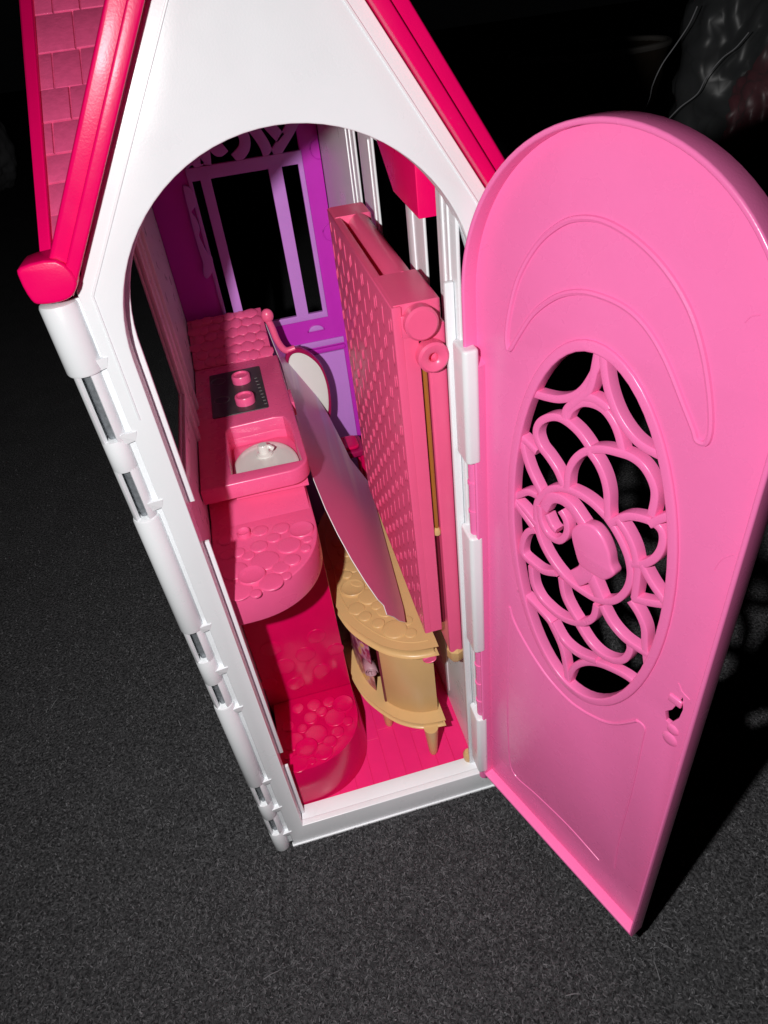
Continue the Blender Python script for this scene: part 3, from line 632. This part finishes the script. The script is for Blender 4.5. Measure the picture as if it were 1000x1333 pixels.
# stone slope at the far end
ST0 = np.array((0, 0.404, SZ)); STd = np.array((0, 0.086, 0.030)); stl = np.linalg.norm(STd); STd /= stl; STn = np.cross((1, 0, 0), STd)
spl = plate('stone_slope', [rect(S0, 0.1010, 0, stl)], -0.02, 0, (ST0, (1, 0, 0), STd, STn), 'counter_pink', kit, 0.001)
bm = bmesh.new(); bmesh.ops.create_icosphere(bm, subdivisions=2, radius=1)
for v in bm.verts: v.co *= 1 + random.uniform(-0.09, 0.09)
stone = smooth_me(finish(bm, 'stone'), 80)
for r in range(6):
    for c_ in range(7):
        sx = (0.101 - S0) / 7
        X = S0 + sx * (c_ + 0.5 + (0.4 if r % 2 else -0.05)) + random.uniform(-1, 1) * 0.0015
        if X > 0.0965: continue
        V = stl * (r + 0.5) / 6 + random.uniform(-1, 1) * 0.0012
        P = ST0 + np.array((X, 0, 0)) + STd * V; a = random.uniform(-0.3, 0.3)
        ax = np.array((1, 0, 0)) * math.cos(a) + STd * math.sin(a); ay = np.cross(STn, ax)
        inst('stone', stone, basis(P, ax, ay, STn, (sx * random.uniform(0.56, 0.72), 0.0085 * random.uniform(0.85, 1.15), 0.0022)), spl, 'counter_pink')

peb = smooth_me(lathe_mesh('pebble', [(1.0, -0.15), (1.0, 0.5), (0.94, 0.85), (0.86, 1.0), (0.5, 1.05), (0, 1.08)], 22), 60)
dish = smooth_me(lathe_mesh('pebble_dish', [(1.0, -0.15), (1.0, 1.0), (0.93, 1.7), (0.86, 1.6), (0.72, 0.75), (0.35, 0.45), (0, 0.42)], 26), 60)
def pebbles(z, org, scl, L, parent, m, hgt=0.0018):
    P1 = bpy.data.meshes.new_from_object(inst('t', peb, Matrix(), None)) if False else None
    pm_, dm_ = peb.copy(), dish.copy()
    for a in (pm_, dm_): a.materials.clear(); a.materials.append(MATS[m])
    for i, (cx, cy, r, kd) in enumerate(L):
        c = gz((org[0] + cx / scl, org[1] + cy / scl), z); e = gz((org[0] + (cx + r) / scl, org[1] + (cy - r * 0.24) / scl), z)
        R = np.linalg.norm(e - c) * 1.17
        h = hgt * (0.55 + 0.5 * ((i * 37) % 10) / 10)
        inst('pebble', dm_ if kd else pm_, basis((c[0], c[1], z), (1, 0, 0), (0, 1, 0), (0, 0, 1), (R, R * 0.98, h * (1.35 if kd else 1))), parent)
pebbles(CZ, (270, 640), 6.25, [(765, 318, 88, 1), (665, 440, 84, 0), (470, 565, 100, 0), (365, 690, 98, 1), (520, 740, 88, 0), (225, 650, 90, 0), (337, 525, 44, 0), (300, 350, 48, 1), (600, 622, 62, 0), (600, 300, 60, 0), (815, 390, 34, 0),
                               (800, 465, 38, 0), (540, 378, 50, 0), (262, 815, 92, 0), (395, 835, 42, 0), (250, 500, 50, 0), (430, 320, 56, 0), (690, 560, 60, 0), (420, 450, 62, 0), (640, 690, 40, 0), (160, 520, 50, 0), (150, 400, 50, 0), (170, 780, 40, 0)], cnt, 'counter_pink')

# ------------------------------------------------------------------ bench below the worktop
BZ = 0.088
bench = thing('toy_bench', 'raspberry pink rounded bench on the floor below the worktop', 'bench', (0.05, 0.07, 0.0296))
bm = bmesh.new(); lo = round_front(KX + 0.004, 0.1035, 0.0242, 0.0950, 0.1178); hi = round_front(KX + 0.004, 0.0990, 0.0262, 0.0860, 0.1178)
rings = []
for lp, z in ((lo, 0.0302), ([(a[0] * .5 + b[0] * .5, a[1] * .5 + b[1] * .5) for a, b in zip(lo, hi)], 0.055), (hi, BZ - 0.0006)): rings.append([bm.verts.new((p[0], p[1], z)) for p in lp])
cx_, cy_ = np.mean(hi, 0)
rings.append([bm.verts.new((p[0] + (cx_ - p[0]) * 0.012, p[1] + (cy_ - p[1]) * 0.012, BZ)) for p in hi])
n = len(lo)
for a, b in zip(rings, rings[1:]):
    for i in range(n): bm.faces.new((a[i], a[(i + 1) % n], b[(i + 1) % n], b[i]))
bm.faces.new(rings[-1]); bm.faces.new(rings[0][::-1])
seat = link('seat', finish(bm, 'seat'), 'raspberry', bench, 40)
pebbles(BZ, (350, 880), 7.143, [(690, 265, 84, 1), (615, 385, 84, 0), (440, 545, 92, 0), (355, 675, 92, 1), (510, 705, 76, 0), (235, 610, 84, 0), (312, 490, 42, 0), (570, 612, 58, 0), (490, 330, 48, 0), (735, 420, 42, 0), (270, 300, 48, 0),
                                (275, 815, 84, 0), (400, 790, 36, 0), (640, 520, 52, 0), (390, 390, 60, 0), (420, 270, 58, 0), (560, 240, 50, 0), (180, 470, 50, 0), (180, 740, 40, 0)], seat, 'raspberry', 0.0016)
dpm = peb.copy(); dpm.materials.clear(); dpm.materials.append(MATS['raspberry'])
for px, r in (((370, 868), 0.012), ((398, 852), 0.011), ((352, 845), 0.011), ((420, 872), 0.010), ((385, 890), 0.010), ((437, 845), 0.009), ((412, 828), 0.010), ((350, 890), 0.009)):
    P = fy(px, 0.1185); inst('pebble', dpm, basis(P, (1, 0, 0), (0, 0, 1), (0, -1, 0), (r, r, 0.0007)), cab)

# ------------------------------------------------------------------ folded bed against the slotted wall
bed = thing('folding_bed', 'pink folded toy bed standing upright with woven relief on its side', 'toy bed', (0.187, 0.12, 0.21))
by0, by1 = 0.0215, 0.2400
def slab_poly(z0, z1, lift=0.014, w0=0.0): return [(by0, z0), (by1, z0 + lift), (by1, z1 + lift), (by0, z1)]
s1 = plate('bed_slab', [slab_poly(0.2475, 0.5480)], 0.1705, 0.1772, YZ, 'bed_pink', bed, 0.0014)
plate('bed_slab_core', [slab_poly(0.2477, 0.5310)], 0.1762, 0.1868, YZ, 'bed_pink', s1, 0.0010); s1['label'] = 'bed half with woven relief'
s2 = plate('bed_slab', [slab_poly(0.2130, 0.5330)], 0.1922, 0.2052, YZ, 'bed_pink', bed, 0.0022); s2['label'] = 'plain bed half next to the wall'
plate('slot_shade', [[(by0 + 0.006, 0.25), (by1 - 0.004, 0.262), (by1 - 0.004, 0.545), (by0 + 0.006, 0.53)]], 0.1872, 0.1918, YZ, 'slot_dark', bed, 0.0005)  # dark filler that paints the shade of the gap between the bed halves
# rounded hinge roll along the top, with its dark gap
roll = [np.array((0.1920, y, 0.5390 + (y - by0) * 0.064)) for y in np.linspace(by0 + 0.052, by1 - 0.022, 12)]
link('hinge_roll', tube_mesh('hinge_roll', roll, 0.0100, 16), 'bed_pink', bed)
def lift(y): return (y - by0) * 0.064
for a, b in ((by0 + 0.0015, by0 + 0.052), (by1 - 0.030, by1 - 0.001)):
    plate('hinge_block', [[(a, 0.525 + lift(a)), (b, 0.525 + lift(b)), (b, 0.5487 + lift(b)), (a, 0.5487 + lift(a))]], 0.1707, 0.2035, YZ, 'bed_pink', bed, 0.0030)
bm = bmesh.new()
for r in range(15):
    for c_ in range(11):
        pair = (r + c_) % 2 == 0
        for j in ((-1, 1) if pair else (0,)):
            ln = 0.0125 if pair else 0.0190
            y = by0 + 0.0075 + c_ * 0.0205 + j * 0.0030 + random.uniform(-1, 1) * 0.0005
            z = 0.2555 + r * 0.0196 - j * 0.0018 + lift(y) + random.uniform(-1, 1) * 0.0006
            if y > by1 - 0.003 or z > 0.543 + lift(y): continue
            m_ = Matrix.Translation((0.1705, y, z + 0.003)) @ Matrix.Rotation(0.03 + 0.02 * j, 4, 'X') @ Matrix.Diagonal((0.0013, 0.0015, ln, 1))
            g_ = bmesh.ops.create_icosphere(bm, subdivisions=1, radius=0.5, matrix=m_)
wv = link('weave_relief', finish(bm, 'weave_relief'), 'bed_pink', s1, 80); wv['kind'] = 'stuff'
# pivots on the end
for p, r, hole in (((548, 420), 0.0112, False), ((563, 463), 0.0106, True)):
    P = fy(p, by0 - 0.004); prof = [(r, -0.005), (r, 0.0025), (r * 0.86, 0.0042), (0, 0.0044)] if not hole else [(r, -0.005), (r, 0.0035), (r * 0.85, 0.005), (r * 0.45, 0.0046), (r * 0.30, 0.0030), (r * 0.28, -0.002), (0, -0.002)]
    inst('pivot', smooth_me(lathe_mesh('pivot', prof, 28), 40), basis(P, (1, 0, 0), (0, 0, 1), (0, -1, 0)), bed, 'bed_pink')
P = fy((530, 424), by0); box('pivot_tab', P[0] - 0.004, P[0] + 0.006, by0 - 0.0012, by0 + 0.003, P[2] - 0.008, P[2] + 0.007, 'bed_pink', bed, 0.0008)
P0 = fy((563, 480), by0); P1 = fy((573, 690), by0 + 0.003)
link('bed_rod', tube_mesh('bed_rod', [(0.1897, by0 + 0.003, P0[2]), (0.1897, by0 + 0.003, P1[2])], 0.0017, 10), 'gold_rod', bed)
for zz in (0.30, 0.35, 0.42): pass
inst('rod_end', smooth_me(lathe_mesh('rod_end', [(0, 0), (0.0028, 0.001), (0.0030, 0.005), (0.0018, 0.008), (0, 0.008)], 14), 60), Matrix.Translation((0.1897, by0 + 0.003, P1[2] - 0.004)), bed, 'tan')
P = fy((600, 860), by0 + 0.004); me = smooth_me(lathe_mesh('bed_foot', [(0, -0.0105), (0.006, -0.0105), (0.0085, -0.006), (0.0085, 0.004), (0.006, 0.008), (0, 0.008)], 8), 30)
inst('bed_foot', me, Matrix.Translation((0.1995, by0 + 0.006, 0.2075)), bed, 'tan')

# ------------------------------------------------------------------ tan half-oval table
TZ = 0.2005
tab = thing('side_table', 'tan half-oval toy table with pebble top beside the folded bed', 'table', (0.16, 0.19, 0.0296))
tp_ = [gz(p, TZ)[:2] for p in ((564, 838), (540, 842), (517, 840), (493, 832), (462, 812), (445, 792), (433, 768), (427, 742), (424, 715))]
mid = 0.192
half = [tuple(p) for p in tp_ if p[1] < mid]
outl = half + [(half[-1][0] - 0.001, mid)] + [(p[0], 2 * mid - p[1]) for p in half[::-1]]
bxk = outl[0][0]; outl[0] = (bxk, outl[0][1]); outl[-1] = (bxk, outl[-1][1])
core = smooth_path(outl, 4)
def inset(pts, d):
    P = [np.array(p) for p in pts]; c = np.array((bxk, mid)); out = []
    for p in P:
        v = c - p; out.append(tuple(p + v / np.linalg.norm(v) * d))
    return out
tloop = [tuple(p) for p in core]
top = plate('table_top', [tloop], TZ - 0.0135, TZ - 0.0006, XY, 'tan', tab, 0.0042)
link('rim_groove', tube_mesh('rim_groove', [(p[0], p[1], TZ - 0.0006) for p in inset(tloop, 0.0062)[1:-1]], 0.0007, 6), 'tan', top)
pebbles(TZ - 0.0006, (420, 640), 6.06, [(240, 765, 82, 1), (365, 830, 74, 0), (300, 690, 78, 0), (500, 935, 62, 0), (570, 1088, 82, 0), (440, 1040, 44, 0), (268, 925, 56, 0), (195, 660, 36, 0), (400, 745, 46, 0), (255, 585, 66, 0), (695, 1115, 42, 0),
                                        (190, 470, 60, 0), (335, 985, 44, 0), (660, 1020, 44, 0), (250, 430, 50, 0), (430, 900, 40, 0), (150, 590, 44, 0), (130, 400, 50, 0), (200, 330, 60, 0)], top, 'tan', 0.0018)
low = plate('table_shelf', [[(p[0] + 0.001, p[1] - 0.005) for p in tloop]], 0.0755, 0.0850, XY, 'tan', tab, 0.0030)
# curved front panel near the free end, plain end panel, printed back inside
fpan = [p for p in inset(tloop, 0.007)]
k0 = [p for p in fpan if p[1] < 0.090]
inner = inset(k0, 0.004)
plate('table_panel', [k0 + inner[::-1]], 0.0848, TZ - 0.0134, XY, 'tan', tab, 0.0008)
box('table_panel', bxk - 0.0035, bxk - 0.0005, fpan[0][1] + 0.001, 2 * mid - fpan[0][1] - 0.001, 0.0848, TZ - 0.0134, 'tan', tab, 0.0006)
for q in (k0[-1],):
    box('table_post', q[0] - 0.0015, q[0] + 0.0022, q[1] - 0.001, q[1] + 0.0035, 0.0848, TZ - 0.0134, 'slot_dark', tab, 0.0008)
k1 = [p for p in inset(tloop, 0.010) if 0.096 < p[1] < 0.215]; k2 = inset(k1, 0.0015)
st = plate('sticker_panel', [k1 + k2[::-1]], 0.0848, TZ - 0.0134, XY, 'sticker_print', tab, 0.0003); st['label'] = 'printed panel in mauve, red and yellow'
def leg(x, y):
    me = smooth_me(lathe_mesh('leg', [(0, 0.0298), (0.0036, 0.0298), (0.0046, 0.033), (0.0078, 0.0765), (0, 0.0765)], 18), 40); inst('leg', me, Matrix.Translation((x, y, 0)), tab, 'tan')
for p, in (((566, 983),), ((508, 946),)): q = gz(p, 0.0298); leg(q[0], q[1] + 0.004)
leg(0.166, 0.325); leg(0.128, 0.27)
P = fy((558, 853), outl[0][1] + 0.003); inst('button', smooth_me(lathe_mesh('button', [(0.0062, -0.004), (0.0062, 0.001), (0.0052, 0.0024), (0.0046, 0.0018), (0, 0.0022)], 20), 45), basis(P + np.array((0, -0.004, 0)), (1, 0, 0), (0, 0, 1), (0, -1, 0), (1.15, 0.8, 1)), tab, 'bed_pink')
# rolled mauve pull on the printed panel
P = gz((478, 874), 0.125); v = []; f = []; n = 34
for k in range(n):
    t = k / (n - 1) * 4.4 * math.pi / 2 * 1.6; r = 0.0075 - 0.0038 * k / (n - 1)
    for s in (0, 1):
        v.append((P[0] + (0.004 + r * math.cos(t)) * 1.0, P[1] - 0.004 + s * 0.020 * 1.0 - 0.3 * r * math.cos(t), P[2] + r * math.sin(t) - s * 0.002))
for k in range(n - 1): f.append((2 * k, 2 * k + 1, 2 * k + 3, 2 * k + 2))
o = link('scroll_pull', mesh('scroll_pull', v, f), 'mauve', tab, 80); md = o.modifiers.new('thick', 'SOLIDIFY'); md.thickness = 0.0008

# ------------------------------------------------------------------ printed card leaning between table and worktop
CT = gz((345, 420), 0.388); CK = gz((410, 632), 0.330) + np.array((0.001, 0, 0.0)); CB = gz((530, 808), 0.2045)
CN = np.cross(CK - CT, CB - CT); CN /= np.linalg.norm(CN)
if CN[0] > 0: CN = -CN
cardpx = [(346, 421), (356, 447), (366, 472), (376, 510), (387, 548), (397, 588), (409, 625), (424, 662), (440, 695), (458, 728), (476, 757), (492, 780), (500, 788), (504, 800), (513, 803), (520, 808), (528, 810)]
cp = [onplane(p, CN, CT) for p in cardpx]
def on_card(x_y_z): 
    x, y, z = x_y_z; return np.array(((CN @ CT - CN[1] * y - CN[2] * z) / CN[0], y, z))
cp += [on_card((0, y, TZ + 0.0042)) for y in (0.10, 0.16, 0.22, 0.28, 0.33)]
cp += [onplane(p, CN, CT) for p in ((456, 597), (444, 572), (426, 537), (411, 513), (394, 488), (373, 456))]
ca = np.array((0, 1.0, 0)) - CN[1] * CN; ca /= np.linalg.norm(ca); cb = np.cross(CN, ca)
loop = [((p - CT) @ ca, (p - CT) @ cb) for p in cp]
cme = plate_mesh('printed_card', [loop], 0, 0.0008, (CT, ca, cb, CN), 0.0001, 0)
cme.materials.append(MATS['card_print_sheen']); cme.materials.append(MATS['paper_white'])
for q in cme.polygons:
    if abs(np.array(q.normal) @ CN) < 0.8: q.material_index = 1
card = tag(link('printed_card', cme, None, None, 20), 'mauve printed card with white torn edge, leaning between table and worktop', 'card')
cl_ = [onplane(p, CN, CT) + CN * 0.0010 for p in ((405, 560), (414, 590), (426, 625), (440, 655), (458, 690), (478, 722))]
link('crease', tube_mesh('crease', smooth_path(cl_, 4), 0.00045, 6), 'magenta_dark', card)

# ------------------------------------------------------------------ oval mirror behind the card
mir = thing('vanity_mirror', 'white oval toy mirror in a dark magenta frame at the purple wall', 'mirror', (0.14, 0.43, 0.0296))
MY = 0.425
mo = smooth_path([(374, 457), (386, 452), (402, 458), (418, 474), (428, 500), (431, 530), (427, 552), (415, 560), (398, 540), (382, 505), (372, 475)], 4, True)
mo = [tuple(fy(p, MY)[[0, 2]]) for p in mo]; mc = np.mean(mo, 0)
mi = [tuple(mc + (np.array(p) - mc) * 0.88) for p in mo]
plate('mirror_plate', [mi], MY - 0.001, MY + 0.002, XZ, 'mirror_white', mir, 0.0004)
plate('mirror_frame', [mo, mi], MY - 0.004, MY + 0.005, XZ, 'magenta_dark', mir, 0.0014)
arm = smooth_path([fy((347, 414), MY), fy((353, 424), MY), fy((362, 445), MY), fy((372, 456), MY), fy((384, 453), MY)], 5)
link('mirror_arm', tube_mesh('mirror_arm', arm, 0.0042, 10), 'bed_pink', mir)
P = fy((348, 411), MY); bm = bmesh.new(); bmesh.ops.create_uvsphere(bm, u_segments=16, v_segments=10, radius=0.0075, matrix=Matrix.Translation(P) @ Matrix.Diagonal((1, 0.8, 1.15, 1)))
link('mirror_knob', finish(bm, 'mirror_knob'), 'bed_pink', mir, 80)
box('mirror_post', mc[0] - 0.004, mc[0] + 0.004, MY + 0.005, MY + 0.012, 0.0298, mc[1], 'magenta_dark', mir, 0.0015)
stool = thing('toy_stool', 'dark magenta glossy stool between the mirror and the folded bed', 'stool', (0.165, 0.42, 0.0296))
c = fy((455, 585), 0.40); sx0, sx1 = c[0] - 0.022, c[0] + 0.020
plate('stool_seat', [rrect(sx0, sx1, 0.385, 0.43, 0.008)], c[2] - 0.006, c[2] + 0.003, XY, 'magenta_dark', stool, 0.002)
plate('stool_cushion', [rrect(sx0 + 0.006, sx1 - 0.006, 0.391, 0.424, 0.008)], c[2] + 0.0031, c[2] + 0.008, XY, 'raspberry', stool, 0.002)
for x in (sx0 + 0.005, sx1 - 0.005):
    for y in (0.39, 0.425): link('leg', tube_mesh('leg', [(x, y, 0.0298), (x, y, c[2] - 0.005)], 0.003, 10), 'raspberry', stool)

# ------------------------------------------------------------------ dim things standing far back on the carpet
def lumpy(name, c, s, seed, amp=0.18, fold=5.0):
    from mathutils import noise
    bm = bmesh.new(); bmesh.ops.create_icosphere(bm, subdivisions=5, radius=1)
    off = Vector((seed * 3.1, seed * 1.7, seed))
    for v in bm.verts:
        d = v.co.normalized(); k = noise.fractal(d * fold * 0.4 + off, 1.0, 2.0, 4); r_ = abs(noise.noise(d * fold + off))
        v.co = d * (1 + amp * k - amp * 0.7 * (1 - r_) ** 6)
        v.co = Vector((v.co.x * s[0], v.co.y * s[1], max(v.co.z, -0.82) * s[2]))
    zmin = min(v.co.z for v in bm.verts)
    for v in bm.verts: v.co += Vector((c[0], c[1], c[2] - zmin))
    return finish(bm, name)
g = gz((985, 235), 0)
bag = tag(link('plastic_bag', lumpy('plastic_bag', (g[0], g[1], 0.002), (0.36, 0.26, 0.44), 2.0, 0.22, 2.6), 'bag_film', None, 180), 'crumpled clear plastic bag in the dark behind the door', 'bag')
bd = float(np.linalg.norm(np.array((g[0], g[1], 0.3)) - CAM)) * 0.80
def bag_seam(px):
    P = [CAM + ray(p) / np.linalg.norm(ray(p)) * (bd + 0.02 * i) for i, p in enumerate(px)]
    link('bag_seam', tube_mesh('bag_seam', smooth_path(P, 5), 0.0017, 6), 'seam_grey', bag)
bag_seam([(908, 8), (897, 32), (880, 58), (862, 84), (850, 110), (846, 128), (838, 148), (836, 170)])
bag_seam([(975, 42), (958, 62), (940, 76), (920, 100), (908, 122), (885, 140), (866, 160)])
rd = tag(link('red_cloth', lumpy('red_cloth', (g[0] + 0.05, g[1] + 0.02, 0.01), (0.19, 0.14, 0.24), 5.0, 0.2), 'bag_red', None, 180), 'dark red cloth bundle inside the clear plastic bag', 'cloth')
g = gz((-14, 250), 0)
tag(link('grey_bundle', lumpy('grey_bundle', (g[0], g[1], 0.0), (0.23, 0.2, 0.30), 8.0, 0.12), 'grey_cloth', None, 180), 'dim grey cloth bundle at the upper left edge beyond the roof', 'cloth')
bk = thing('round_basket', 'dark round basket with a pale rim far behind the house', 'basket', (0, 0, 0))
cen = gz((765, 62), 0.46); bk.location = (cen[0], cen[1], 0)
R_ = 0.29
inst('basket_side', smooth_me(lathe_mesh('basket_side', [(0, 0.004), (R_ * 0.8, 0.004), (R_, 0.45), (R_ * 0.97, 0.45), (R_ * 0.77, 0.02), (0, 0.02)], 40), 60), Matrix.Translation((cen[0], cen[1], 0)), bk, 'basket_brown')
link('basket_rim', tube_mesh('basket_rim', [(cen[0] + R_ * math.cos(t), cen[1] + R_ * math.sin(t), 0.455) for t in np.linspace(0, 2 * math.pi, 48, endpoint=False)], 0.011, 8, True), 'basket_rim', bk)
